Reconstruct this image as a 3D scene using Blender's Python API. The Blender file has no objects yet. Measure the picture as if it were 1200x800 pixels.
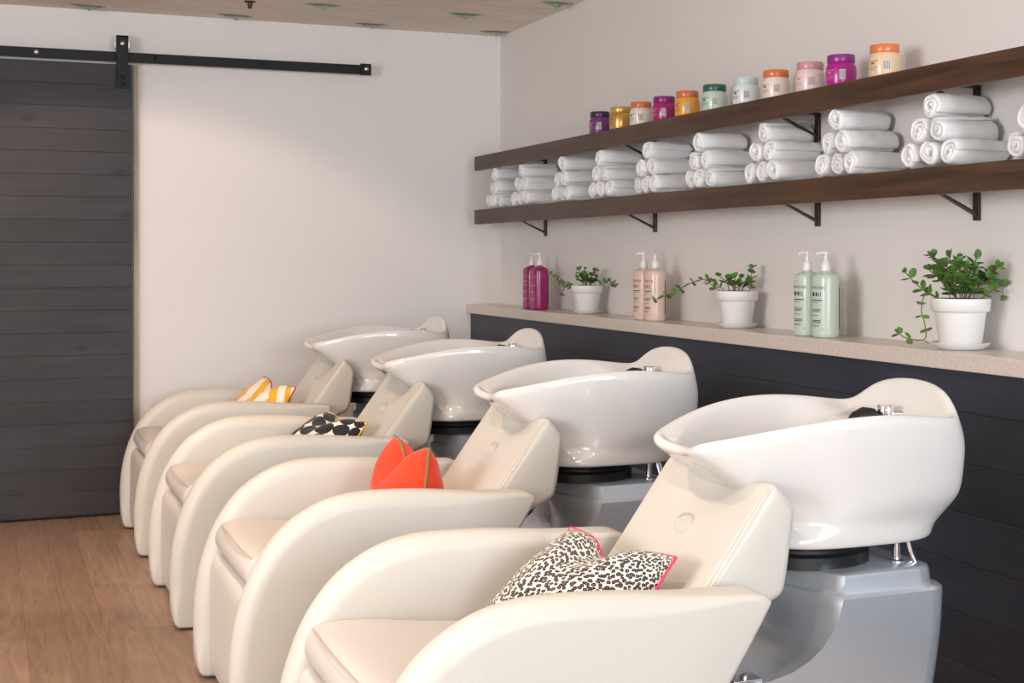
import bpy, bmesh, math, random
from mathutils import Vector, Matrix, noise
sc = bpy.context.scene
col = sc.collection
PI = math.pi
rnd = random.Random(7)

# ------------------------------------------------------------------ materials
def new_mat(name):
    m = bpy.data.materials.new(name); m.use_nodes = True
    nt = m.node_tree
    return m, nt, nt.nodes['Principled BSDF']

def simple(name, rgb, rough=0.5, metal=0.0, coat=0.0, bump=0.0, bscale=200.0, var=0.0, vscale=8.0, sheen=0.0, spec=0.5):
    m, nt, b = new_mat(name)
    b.inputs['Base Color'].default_value = (*rgb, 1)
    b.inputs['Roughness'].default_value = rough
    b.inputs['Metallic'].default_value = metal
    b.inputs['Coat Weight'].default_value = coat
    b.inputs['Coat Roughness'].default_value = 0.05
    b.inputs['Sheen Weight'].default_value = sheen
    b.inputs['Specular IOR Level'].default_value = spec
    tc = nt.nodes.new('ShaderNodeTexCoord')
    if var > 0:
        n = nt.nodes.new('ShaderNodeTexNoise'); n.inputs['Scale'].default_value = vscale
        n.inputs['Detail'].default_value = 4
        nt.links.new(tc.outputs['Object'], n.inputs['Vector'])
        r = nt.nodes.new('ShaderNodeValToRGB')
        r.color_ramp.elements[0].position = .3; r.color_ramp.elements[1].position = .7
        r.color_ramp.elements[0].color = (*[c*(1-var) for c in rgb], 1)
        r.color_ramp.elements[1].color = (*[min(1, c*(1+var)) for c in rgb], 1)
        nt.links.new(n.outputs['Fac'], r.inputs['Fac']); nt.links.new(r.outputs['Color'], b.inputs['Base Color'])
    if bump > 0:
        n = nt.nodes.new('ShaderNodeTexNoise'); n.inputs['Scale'].default_value = bscale; n.inputs['Detail'].default_value = 3
        nt.links.new(tc.outputs['Object'], n.inputs['Vector'])
        bp = nt.nodes.new('ShaderNodeBump'); bp.inputs['Strength'].default_value = bump; bp.inputs['Distance'].default_value = .01
        nt.links.new(n.outputs['Fac'], bp.inputs['Height']); nt.links.new(bp.outputs['Normal'], b.inputs['Normal'])
    return m

def wood(name, c0, c1, axis='Y', rough=.45, stretch=14.0, scale=3.0, seams=None, seam_axis='Z', seam_off=0.0, seam_w=.03, bump=.08, knots=False):
    """streaky wood; optional horizontal board seams every `seams` metres"""
    m, nt, b = new_mat(name); N = nt.nodes; L = nt.links
    b.inputs['Roughness'].default_value = rough
    tc = N.new('ShaderNodeTexCoord')
    mp = N.new('ShaderNodeMapping')
    sca = {'X': (1, stretch, stretch), 'Y': (stretch, 1, stretch), 'Z': (stretch, stretch, 1)}[axis]
    mp.inputs['Scale'].default_value = sca
    L.new(tc.outputs['Object'], mp.inputs['Vector'])
    n = N.new('ShaderNodeTexNoise'); n.inputs['Scale'].default_value = scale; n.inputs['Detail'].default_value = 6; n.inputs['Distortion'].default_value = .6
    L.new(mp.outputs['Vector'], n.inputs['Vector'])
    r = N.new('ShaderNodeValToRGB')
    r.color_ramp.elements[0].position = .3; r.color_ramp.elements[1].position = .72
    r.color_ramp.elements[0].color = (*c0, 1); r.color_ramp.elements[1].color = (*c1, 1)
    L.new(n.outputs['Fac'], r.inputs['Fac'])
    out = r.outputs['Color']
    n2 = N.new('ShaderNodeTexNoise'); n2.inputs['Scale'].default_value = 2.3; n2.inputs['Detail'].default_value = 2
    L.new(tc.outputs['Object'], n2.inputs['Vector'])
    mr = N.new('ShaderNodeMapRange'); mr.inputs[1].default_value = .3; mr.inputs[2].default_value = .7; mr.inputs[3].default_value = .8; mr.inputs[4].default_value = 1.2
    L.new(n2.outputs['Fac'], mr.inputs[0])
    mx = N.new('ShaderNodeMix'); mx.data_type = 'RGBA'; mx.blend_type = 'MULTIPLY'; mx.inputs[0].default_value = 1
    L.new(out, mx.inputs[6]); L.new(mr.outputs[0], mx.inputs[7]); out = mx.outputs[2]
    if knots:
        v = N.new('ShaderNodeTexVoronoi'); v.inputs['Scale'].default_value = 3.2
        mp2 = N.new('ShaderNodeMapping'); mp2.inputs['Scale'].default_value = (.8, 1, 1.6)
        L.new(tc.outputs['Object'], mp2.inputs['Vector']); L.new(mp2.outputs['Vector'], v.inputs['Vector'])
        kr = N.new('ShaderNodeMapRange'); kr.inputs[1].default_value = .03; kr.inputs[2].default_value = .12; kr.inputs[3].default_value = .45; kr.inputs[4].default_value = 1
        L.new(v.outputs['Distance'], kr.inputs[0])
        mk = N.new('ShaderNodeMix'); mk.data_type = 'RGBA'; mk.blend_type = 'MULTIPLY'; mk.inputs[0].default_value = 1
        L.new(out, mk.inputs[6]); L.new(kr.outputs[0], mk.inputs[7]); out = mk.outputs[2]
    bp = N.new('ShaderNodeBump'); bp.inputs['Strength'].default_value = bump; bp.inputs['Distance'].default_value = .01
    L.new(n.outputs['Fac'], bp.inputs['Height'])
    if seams:
        sp = N.new('ShaderNodeSeparateXYZ'); L.new(tc.outputs['Object'], sp.inputs[0])
        a = N.new('ShaderNodeMath'); a.operation = 'SUBTRACT'; L.new(sp.outputs[seam_axis], a.inputs[0]); a.inputs[1].default_value = seam_off
        d = N.new('ShaderNodeMath'); d.operation = 'DIVIDE'; L.new(a.outputs[0], d.inputs[0]); d.inputs[1].default_value = seams
        f = N.new('ShaderNodeMath'); f.operation = 'FRACT'; L.new(d.outputs[0], f.inputs[0])
        g = N.new('ShaderNodeMath'); g.operation = 'PINGPONG'; L.new(f.outputs[0], g.inputs[0]); g.inputs[1].default_value = .5
        h = N.new('ShaderNodeMapRange'); L.new(g.outputs[0], h.inputs[0]); h.inputs[1].default_value = seam_w*.4; h.inputs[2].default_value = seam_w; h.inputs[3].default_value = 0; h.inputs[4].default_value = 1
        fl = N.new('ShaderNodeMath'); fl.operation = 'FLOOR'; L.new(d.outputs[0], fl.inputs[0])
        wn = N.new('ShaderNodeTexWhiteNoise'); wn.noise_dimensions = '1D'; L.new(fl.outputs[0], wn.inputs['W'])
        wr = N.new('ShaderNodeMapRange'); L.new(wn.outputs['Value'], wr.inputs[0]); wr.inputs[3].default_value = .85; wr.inputs[4].default_value = 1.15
        mm = N.new('ShaderNodeMath'); mm.operation = 'MULTIPLY'
        hh = N.new('ShaderNodeMapRange'); L.new(h.outputs[0], hh.inputs[0]); hh.inputs[3].default_value = .5; hh.inputs[4].default_value = 1
        L.new(wr.outputs[0], mm.inputs[0]); L.new(hh.outputs[0], mm.inputs[1])
        mx2 = N.new('ShaderNodeMix'); mx2.data_type = 'RGBA'; mx2.blend_type = 'MULTIPLY'; mx2.inputs[0].default_value = 1
        L.new(out, mx2.inputs[6]); L.new(mm.outputs[0], mx2.inputs[7]); out = mx2.outputs[2]
        bp2 = N.new('ShaderNodeBump'); bp2.inputs['Strength'].default_value = .35; bp2.inputs['Distance'].default_value = .006
        L.new(h.outputs[0], bp2.inputs['Height']); L.new(bp.outputs['Normal'], bp2.inputs['Normal']); bp = bp2
    L.new(out, b.inputs['Base Color']); L.new(bp.outputs['Normal'], b.inputs['Normal'])
    return m

def floor_mat():
    m, nt, b = new_mat('oak_plank_floor'); N = nt.nodes; L = nt.links
    b.inputs['Roughness'].default_value = .42
    tc = N.new('ShaderNodeTexCoord')
    mp = N.new('ShaderNodeMapping'); mp.inputs['Rotation'].default_value = (0, 0, PI/2)
    L.new(tc.outputs['Object'], mp.inputs['Vector'])
    br = N.new('ShaderNodeTexBrick'); br.offset = .37; br.offset_frequency = 2
    br.inputs['Scale'].default_value = 1; br.inputs['Brick Width'].default_value = 1.1; br.inputs['Row Height'].default_value = .13
    br.inputs['Mortar Size'].default_value = .0012; br.inputs['Mortar Smooth'].default_value = .2; br.inputs['Bias'].default_value = 0
    br.inputs['Color1'].default_value = (.27, .17, .115, 1); br.inputs['Color2'].default_value = (.34, .22, .155, 1); br.inputs['Mortar'].default_value = (.18, .11, .075, 1)
    L.new(mp.outputs['Vector'], br.inputs['Vector'])
    mp2 = N.new('ShaderNodeMapping'); mp2.inputs['Scale'].default_value = (14, 1.3, 1)
    L.new(tc.outputs['Object'], mp2.inputs['Vector'])
    n = N.new('ShaderNodeTexNoise'); n.inputs['Scale'].default_value = 2.2; n.inputs['Detail'].default_value = 7; n.inputs['Distortion'].default_value = 1.6
    L.new(mp2.outputs['Vector'], n.inputs['Vector'])
    r = N.new('ShaderNodeMapRange'); r.inputs[1].default_value = .3; r.inputs[2].default_value = .7; r.inputs[3].default_value = .78; r.inputs[4].default_value = 1.15
    L.new(n.outputs['Fac'], r.inputs[0])
    mx = N.new('ShaderNodeMix'); mx.data_type = 'RGBA'; mx.blend_type = 'MULTIPLY'; mx.inputs[0].default_value = 1
    L.new(br.outputs['Color'], mx.inputs[6]); L.new(r.outputs[0], mx.inputs[7])
    L.new(mx.outputs[2], b.inputs['Base Color'])
    bp = N.new('ShaderNodeBump'); bp.inputs['Strength'].default_value = .12; bp.inputs['Distance'].default_value = .004
    L.new(n.outputs['Fac'], bp.inputs['Height']); L.new(bp.outputs['Normal'], b.inputs['Normal'])
    return m

def ceil_mat():
    m, nt, b = new_mat('raw_board_ceiling'); N = nt.nodes; L = nt.links
    b.inputs['Roughness'].default_value = .8
    tc = N.new('ShaderNodeTexCoord')
    mp = N.new('ShaderNodeMapping'); mp.inputs['Scale'].default_value = (1.2, 7, 1)
    L.new(tc.outputs['Object'], mp.inputs['Vector'])
    n = N.new('ShaderNodeTexNoise'); n.inputs['Scale'].default_value = 2.5; n.inputs['Detail'].default_value = 5
    L.new(mp.outputs['Vector'], n.inputs['Vector'])
    r = N.new('ShaderNodeValToRGB'); r.color_ramp.elements[0].position = .3; r.color_ramp.elements[1].position = .7
    r.color_ramp.elements[0].color = (.72, .63, .55, 1); r.color_ramp.elements[1].color = (.84, .75, .66, 1)
    L.new(n.outputs['Fac'], r.inputs['Fac']); L.new(r.outputs['Color'], b.inputs['Base Color'])
    return m

def cloth_pattern(kind):
    m, nt, b = new_mat('cushion_' + kind); N = nt.nodes; L = nt.links
    b.inputs['Roughness'].default_value = .85; b.inputs['Sheen Weight'].default_value = .2
    tc = N.new('ShaderNodeTexCoord'); uv = tc.outputs['UV']
    if kind == 'leopard':
        mp = N.new('ShaderNodeMapping'); mp.inputs['Scale'].default_value = (42, 36, 1); L.new(uv, mp.inputs['Vector'])
        nz = N.new('ShaderNodeTexNoise'); nz.inputs['Scale'].default_value = .9; nz.inputs['Detail'].default_value = 2; L.new(mp.outputs['Vector'], nz.inputs['Vector'])
        ad = N.new('ShaderNodeMix'); ad.data_type = 'RGBA'; ad.blend_type = 'LINEAR_LIGHT'; ad.inputs[0].default_value = .35
        L.new(mp.outputs['Vector'], ad.inputs[6]); L.new(nz.outputs['Color'], ad.inputs[7])
        v = N.new('ShaderNodeTexVoronoi'); v.voronoi_dimensions = '2D'; v.inputs['Scale'].default_value = 1; v.inputs['Randomness'].default_value = .8; L.new(ad.outputs[2], v.inputs['Vector'])
        r = N.new('ShaderNodeValToRGB'); e = r.color_ramp.elements
        e[0].position = 0; e[0].color = (.22, .12, .09, 1); e[1].position = 1; e[1].color = (.8, .74, .66, 1)
        for p, c in ((.14, (.16, .09, .07, 1)), (.2, (.014, .011, .01, 1)), (.41, (.014, .011, .01, 1)), (.49, (.8, .74, .66, 1))):
            k = e.new(p); k.color = c
        L.new(v.outputs['Distance'], r.inputs['Fac']); L.new(r.outputs['Color'], b.inputs['Base Color'])
    elif kind == 'discs':
        mp = N.new('ShaderNodeMapping'); mp.inputs['Scale'].default_value = (6.2, 5.4, 1); mp.inputs['Rotation'].default_value = (0, 0, .25); L.new(uv, mp.inputs['Vector'])
        sp = N.new('ShaderNodeSeparateXYZ'); L.new(mp.outputs['Vector'], sp.inputs[0])
        ds = []
        for ax in 'XY':
            f = N.new('ShaderNodeMath'); f.operation = 'FRACT'; L.new(sp.outputs[ax], f.inputs[0])
            s = N.new('ShaderNodeMath'); s.operation = 'SUBTRACT'; L.new(f.outputs[0], s.inputs[0]); s.inputs[1].default_value = .5
            q = N.new('ShaderNodeMath'); q.operation = 'POWER'; L.new(s.outputs[0], q.inputs[0]); q.inputs[1].default_value = 2; ds.append(q)
        a = N.new('ShaderNodeMath'); a.operation = 'ADD'; L.new(ds[0].outputs[0], a.inputs[0]); L.new(ds[1].outputs[0], a.inputs[1])
        r = N.new('ShaderNodeValToRGB'); r.color_ramp.elements[0].position = .25; r.color_ramp.elements[1].position = .265
        r.color_ramp.elements[0].color = (.012, .011, .014, 1); r.color_ramp.elements[1].color = (.85, .78, .68, 1)
        L.new(a.outputs[0], r.inputs['Fac']); L.new(r.outputs['Color'], b.inputs['Base Color'])
    elif kind == 'chevron':
        sp = N.new('ShaderNodeSeparateXYZ'); L.new(uv, sp.inputs[0])
        g = N.new('ShaderNodeMath'); g.operation = 'PINGPONG'; L.new(sp.outputs['Y'], g.inputs[0]); g.inputs[1].default_value = .55
        k = N.new('ShaderNodeMath'); k.operation = 'MULTIPLY_ADD'; L.new(g.outputs[0], k.inputs[0]); k.inputs[1].default_value = .55; L.new(sp.outputs['X'], k.inputs[2])
        s = N.new('ShaderNodeMath'); s.operation = 'MULTIPLY'; L.new(k.outputs[0], s.inputs[0]); s.inputs[1].default_value = 4.4
        f = N.new('ShaderNodeMath'); f.operation = 'FRACT'; L.new(s.outputs[0], f.inputs[0])
        r = N.new('ShaderNodeValToRGB'); r.color_ramp.interpolation = 'CONSTANT'
        r.color_ramp.elements[0].color = (.85, .43, .02, 1); r.color_ramp.elements[1].position = .47; r.color_ramp.elements[1].color = (.86, .8, .74, 1)
        L.new(f.outputs[0], r.inputs['Fac']); L.new(r.outputs['Color'], b.inputs['Base Color'])
    else:
        n = N.new('ShaderNodeTexNoise'); n.inputs['Scale'].default_value = 90; L.new(uv, n.inputs['Vector'])
        r = N.new('ShaderNodeValToRGB'); r.color_ramp.elements[0].color = (.74, .040, .008, 1); r.color_ramp.elements[1].color = (.86, .060, .012, 1)
        L.new(n.outputs['Fac'], r.inputs['Fac']); L.new(r.outputs['Color'], b.inputs['Base Color'])
    w = N.new('ShaderNodeTexNoise'); w.inputs['Scale'].default_value = 260; L.new(uv, w.inputs['Vector'])
    bp = N.new('ShaderNodeBump'); bp.inputs['Strength'].default_value = .15; bp.inputs['Distance'].default_value = .003
    L.new(w.outputs['Fac'], bp.inputs['Height']); L.new(bp.outputs['Normal'], b.inputs['Normal'])
    return m

M = {}
M['wall'] = simple('painted_white_wall', (.77, .742, .72), .75, bump=.05, bscale=60, var=.012, vscale=1.5)
M['leather_seat'] = simple('pale_cream_seat_leather', (.60, .555, .515), .45, bump=.06, bscale=420, spec=.35)
M['leather'] = simple('cream_leather', (.605, .58, .53), .42, bump=.06, bscale=420, spec=.4)
M['leather_seam'] = simple('cream_seam_thread', (.54, .48, .41), .6)
M['ceramic'] = simple('white_glazed_ceramic', (.70, .685, .67), .1, coat=.6, spec=.5)
M['silver'] = simple('brushed_silver_paint', (.72, .78, .86), .27, metal=.7, bump=.01, bscale=300)
M['black'] = simple('black_rubber', (.012, .012, .014), .35)
M['black_metal'] = simple('black_powder_coated_steel', (.012, .013, .014), .5, bump=.02, bscale=300, spec=.25)
M['chrome'] = simple('polished_chrome', (.8, .8, .82), .08, metal=1)
M['steel'] = simple('zinc_bolt_steel', (.6, .6, .6), .3, metal=1)
M['bracket'] = simple('dark_bronze_steel', (.03, .02, .015), .45)
M['towel'] = simple('white_terry_cloth', (.92, .93, .95), .95, bump=.35, bscale=300, sheen=.4)
M['shelf'] = wood('dark_walnut_shelf', (.034, .014, .0065), (.105, .046, .020), 'Y', .38, 16, 2.2)
M['shelf_white'] = simple('white_painted_board', (.72, .71, .70), .6)
M['ledge'] = simple('beige_quartz_ledge', (.63, .56, .50), .28, var=.10, vscale=90)
M['door'] = wood('charcoal_stained_planks', (.023, .021, .026), (.034, .030, .035), 'X', .6, 9, 2.0, seams=.1125, seam_axis='Z', seam_off=.019, seam_w=.016, bump=.08, knots=True)
M['panel'] = wood('navy_charcoal_panelling', (.020, .024, .038), (.029, .034, .053), 'Y', .42, 10, 2.0, seams=.14, seam_axis='Z', seam_off=.025, seam_w=.022, bump=.05)
M['floor'] = floor_mat()
M['ceiling'] = ceil_mat()
M['jamb'] = wood('pale_pine_edge', (.50, .41, .33), (.62, .53, .44), 'Z', .6, 10, 3)
M['pot'] = simple('white_glazed_pot', (.80, .79, .78), .45, bump=.02, bscale=80)
M['soil'] = simple('dark_soil', (.03, .018, .011), .95, bump=1, bscale=120, var=.4, vscale=80)
M['leaf'] = simple('round_green_leaf', (.095, .22, .040), .5, var=.35, vscale=30)
M['stem'] = simple('reddish_green_stem', (.13, .12, .045), .6)
M['tape'] = simple('green_tape', (.25, .50, .32), .7, var=.3, vscale=40)
M['bronze'] = simple('dark_bronze_fitting', (.06, .045, .035), .4, metal=.6)
M['white_plastic'] = simple('white_pump_plastic', (.82, .80, .77), .35)
M['ink'] = simple('dark_label_ink', (.05, .05, .045), .6)
M['ink_red'] = simple('red_label_ink', (.60, .06, .10), .6)
M['ink_pink'] = simple('pink_label_ink', (.75, .22, .38), .6)
M['ink_white'] = simple('white_label_patch', (.75, .74, .73), .5)
M['ink_brown'] = simple('brown_label_ink', (.32, .10, .04), .6)
for k in ('leopard', 'discs', 'chevron', 'orange'):
    M[k] = cloth_pattern(k)
M['pipe_pink'] = simple('pink_piping', (.72, .05, .13), .7)
M['pipe_green'] = simple('green_piping', (.16, .24, .08), .7)
M['pipe_yellow'] = simple('yellow_piping', (.75, .42, .05), .7)
M['pipe_red'] = simple('red_piping', (.50, .06, .03), .7)

# ------------------------------------------------------------------ mesh helpers
def finish(bm, name, mat, parent=None, smooth=True, sharp=38, sub=0):
    bmesh.ops.recalc_face_normals(bm, faces=bm.faces)
    for f in bm.faces: f.smooth = smooth
    if smooth and sharp:
        for e in bm.edges:
            if len(e.link_faces) == 2 and e.calc_face_angle(0) > math.radians(sharp): e.smooth = False
    me = bpy.data.meshes.new(name); bm.to_mesh(me); bm.free()
    o = bpy.data.objects.new(name, me); col.objects.link(o)
    me.materials.append(mat)
    if sub:
        s = o.modifiers.new('smooth', 'SUBSURF'); s.levels = sub; s.render_levels = sub
    if parent: o.parent = parent
    return o

def tag(o, label=None, cat=None, group=None, kind=None):
    if label: o['label'] = label
    if cat: o['category'] = cat
    if group: o['group'] = group
    if kind: o['kind'] = kind
    return o

def empty(name, loc=(0, 0, 0), rz=0):
    o = bpy.data.objects.new(name, None); o.empty_display_size = .05
    o.location = loc; o.rotation_euler = (0, 0, rz); col.objects.link(o)
    return o

def children(o): return [c for c in bpy.data.objects if c.parent == o]
def copy_tree(o, parent=None):
    c = o.copy(); col.objects.link(c); c.parent = parent
    for ch in children(o): copy_tree(ch, c)
    return c

def box(bm, x0, x1, y0, y1, z0, z1, bev=0.0, seg=2):
    vs = [bm.verts.new(p) for p in ((x0,y0,z0),(x1,y0,z0),(x1,y1,z0),(x0,y1,z0),(x0,y0,z1),(x1,y0,z1),(x1,y1,z1),(x0,y1,z1))]
    fs = [bm.faces.new([vs[i] for i in q]) for q in ((3,2,1,0),(4,5,6,7),(0,1,5,4),(1,2,6,5),(2,3,7,6),(3,0,4,7))]
    if bev > 0:
        es = {e for f in fs for e in f.edges}
        bmesh.ops.bevel(bm, geom=list(es), offset=bev, segments=seg, affect='EDGES', profile=.6)

def loft(bm, rings, cap0=True, cap1=True, closed=True):
    R = [[bm.verts.new(p) for p in r] for r in rings]
    n = len(R[0])
    for a, b in zip(R, R[1:]):
        for i in range(n if closed else n-1):
            j = (i+1) % n
            try: bm.faces.new((a[i], a[j], b[j], b[i]))
            except ValueError: pass
    if cap0: bm.faces.new(R[0][::-1])
    if cap1: bm.faces.new(R[-1])
    return R

def lathe(bm, prof, c=(0, 0, 0), n=40, sx=1.0, sy=1.0, cap0=True, cap1=True):
    rings = [[(c[0]+r*sx*math.cos(2*PI*i/n), c[1]+r*sy*math.sin(2*PI*i/n), c[2]+z) for i in range(n)] for r, z in prof]
    return loft(bm, rings, cap0, cap1)

def tube(bm, pts, rad, n=8, cap=True):
    pts = [Vector(p) for p in pts]
    rings = []
    up = Vector((.137, .31, .94)).normalized()
    for i, p in enumerate(pts):
        d = (pts[min(i+1, len(pts)-1)] - pts[max(i-1, 0)]).normalized()
        u = (up - d*up.dot(d))
        if u.length < 1e-3: u = Vector((1, 0, 0)) - d*d.x
        u.normalize(); w = d.cross(u); up = u
        r = rad[i] if isinstance(rad, (list, tuple)) else rad
        rings.append([p + (u*math.cos(2*PI*k/n) + w*math.sin(2*PI*k/n))*r for k in range(n)])
    return loft(bm, rings, cap, cap)

def catmull(P, per=8, closed=False):
    P = [Vector(p) for p in P]; n = len(P); out = []
    for i in range(n if closed else n-1):
        g = (lambda k: P[k % n]) if closed else (lambda k: P[max(0, min(n-1, k))])
        p0, p1, p2, p3 = g(i-1), g(i), g(i+1), g(i+2)
        for s in range(per):
            t = s/per
            out.append(.5*((2*p1) + (p2-p0)*t + (2*p0-5*p1+4*p2-p3)*t*t + (3*p1-p0-3*p2+p3)*t**3))
    if not closed: out.append(P[-1])
    return out

def resample(P, n, closed=True):
    Q = list(P) + ([P[0]] if closed else [])
    L = [0]
    for a, b in zip(Q, Q[1:]): L.append(L[-1] + (b-a).length)
    out = []; k = 0
    for i in range(n):
        s = L[-1]*i/(n if closed else n-1)
        while k < len(L)-2 and L[k+1] < s: k += 1
        t = (s-L[k])/max(1e-9, L[k+1]-L[k]); out.append(Q[k].lerp(Q[k+1], t))
    return out

def sm(x, a, b):
    t = max(0, min(1, (x-a)/(b-a))); return t*t*(3-2*t)

def interp(x, T):
    if x <= T[0][0]: return T[0][1]
    for (a, va), (b, vb) in zip(T, T[1:]):
        if x <= b: return va + (vb-va)*(x-a)/(b-a)
    return T[-1][1]

# ------------------------------------------------------------------ room
WX, WY, CZ = 2.71, 7.02, 2.54
def slab(name, x0, x1, y0, y1, z0, z1, mat):
    bm = bmesh.new(); box(bm, x0, x1, y0, y1, z0, z1)
    return tag(finish(bm, name, mat, smooth=False), kind='structure')
slab('floor', -3.2, WX+.1, -3.0, WY+.1, -.1, 0, M['floor'])
slab('ceiling', -3.2, WX+.1, -3.0, WY+.1, CZ, CZ+.1, M['ceiling'])
slab('wall_back', -3.2, WX+.1, WY, WY+.1, 0, CZ, M['wall'])
slab('wall_right', WX, WX+.1, -3.0, WY, 0, CZ, M['wall'])
slab('wall_left', -3.2, -3.1, -3.0, WY, 0, CZ, M['wall'])
# dark board panelling below the ledge
slab('trim_1', 2.53, WX, -1.0, WY, 0, .983, M['panel'])
# pale door jamb edge on the back wall
slab('trim_2', .703, .724, WY-.022, WY, 0, 2.27, M['jamb'])
slab('baseboard_back', .60, .702, WY-.012, WY, 0, .03, M['jamb'])

# barn door (planked) with hanger strap and wheel
bm = bmesh.new(); box(bm, -.42, .690, 6.935, 6.972, .012, 2.262, .002, 1)
door = tag(finish(bm, 'door_1', M['door'], smooth=False), kind='structure')
def hanger(x):
    bm = bmesh.new(); box(bm, x-.029, x+.029, 6.915, 6.923, 2.142, 2.405, .001, 1)
    box(bm, x-.029, x+.029, 6.915, 6.955, 2.397, 2.405, .001, 1)
    s = finish(bm, 'hanger_strap', M['black_metal'], door, smooth=False)
    bm = bmesh.new()
    lathe(bm, [(.0, -.010), (.038, -.010), (.040, -.006), (.035, 0), (.040, .006), (.038, .010), (0, .010)], n=32, cap0=False, cap1=False)
    bmesh.ops.rotate(bm, verts=bm.verts, matrix=Matrix.Rotation(PI/2, 3, 'X'))
    bmesh.ops.translate(bm, verts=bm.verts, vec=(x, 6.945, 2.362))
    bmesh.ops.remove_doubles(bm, verts=bm.verts, dist=1e-5)
    finish(bm, 'wheel', M['steel'], s)
    for z, mt in ((2.365, 'steel'), (2.195, 'black_metal'), (2.163, 'black_metal')):
        bm = bmesh.new(); lathe(bm, [(.012, 0), (.012, .004), (.008, .008), (.001, .009)], n=16)
        bmesh.ops.rotate(bm, verts=bm.verts, matrix=Matrix.Rotation(PI/2, 3, 'X'))
        bmesh.ops.translate(bm, verts=bm.verts, vec=(x, 6.915, z))
        finish(bm, 'bolt', M[mt], s)
hanger(.640); hanger(-.25)
bm = bmesh.new(); box(bm, -.9, 1.905, 6.940, 6.948, 2.275, 2.325, .001, 1)
rail = tag(finish(bm, 'door_rail', M['black_metal'], smooth=False), 'long black flat steel sliding door rail bolted across the back wall', 'rail')
for x in (-.62, .235, .80, 1.34, 1.885):
    bm = bmesh.new(); lathe(bm, [(.012, 0), (.012, .003), (.008, .007), (.001, .008)], n=16)
    lathe(bm, [(.01, -.085), (.01, -.008)], n=16)
    bmesh.ops.rotate(bm, verts=bm.verts, matrix=Matrix.Rotation(PI/2, 3, 'X'))
    bmesh.ops.translate(bm, verts=bm.verts, vec=(x, 6.940, 2.303))
    finish(bm, 'bolt', M['steel'] if x in (.235, 1.885) else M['black_metal'], rail)
bm = bmesh.new(); box(bm, 1.872, 1.93, 6.926, 6.9395, 2.270, 2.332, .002, 1)
es_ = finish(bm, 'end_stop', M['black_metal'], rail, smooth=False)
bm = bmesh.new(); lathe(bm, [(.011, 0), (.011, .003), (.007, .006), (.001, .007)], n=16)
bmesh.ops.rotate(bm, verts=bm.verts, matrix=Matrix.Rotation(PI/2, 3, 'X')); bmesh.ops.translate(bm, verts=bm.verts, vec=(1.903, 6.926, 2.303))
finish(bm, 'bolt', M['steel'], es_)

# ceiling bits: sprinkler head, torn green tape
bm = bmesh.new()
lathe(bm, [(.028, 0), (.028, -.004), (.010, -.008), (.008, -.024)], n=20)
sp = finish(bm, 'sprinkler_head', M['bronze']); sp.location = (1.2, 6.50, CZ)
tag(sp, 'small dark sprinkler head hanging from the ceiling above the door rail', 'sprinkler')
bm = bmesh.new(); lathe(bm, [(.002, -.020), (.012, -.030), (.012, -.033), (.002, -.036)], n=16)
for s in (-1, 1): tube(bm, [(s*.008, 0, -.006), (s*.011, 0, -.02), (0, 0, -.032)], .002, 6)
finish(bm, 'deflector', M['bronze'], sp)
marks = [(.475, 6.90, 'leftmost along the back wall, above the sliding door'), (1.198, 6.90, 'by the back wall behind the sprinkler head'), (1.548, 6.445, 'just right of the sprinkler head'),
         (1.921, 6.89, 'by the back wall above the rail end'), (2.287, 6.43, 'alone in the middle right of the ceiling'), (2.62, 6.87, 'in the far corner where ceiling meets both walls'), (2.60, 5.97, 'against the shelf wall at the top edge')]
for i, (x, y, wh) in enumerate(marks):
    bm = bmesh.new(); r = random.Random(i)
    n = 14; rows = []
    for k in range(n+1):
        t = k/n; xx = (t-.5)*.17; w = .004 + .022*math.sin(PI*t)**.8*(1+.25*r.uniform(-1, 1)); zz = -.002 - .010*math.sin(PI*t)**2 - .004*r.random() - (.012 if k == 8 else 0)
        yy = r.uniform(-.006, .006) + .015*math.sin(3*t)
        rows.append([(xx, yy-w, zz+.003), (xx, yy, zz), (xx, yy+w, zz+.004)])
    loft(bm, rows, False, False, closed=False)
    o = finish(bm, 'tape_scrap', M['tape']); o.location = (x, y, CZ); o.rotation_euler = (0, 0, r.uniform(-.15, .15))
    tag(o, 'torn green tape scrap on the ceiling, ' + wh, 'tape', 'green tape scraps on the ceiling')

# ledge
bm = bmesh.new(); box(bm, 2.50, WX, -1.0, WY, .983, 1.033, .004, 2)
tag(finish(bm, 'stone_ledge', M['ledge'], smooth=False), 'long beige stone ledge running along the right wall above dark panelling', 'ledge')

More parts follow.
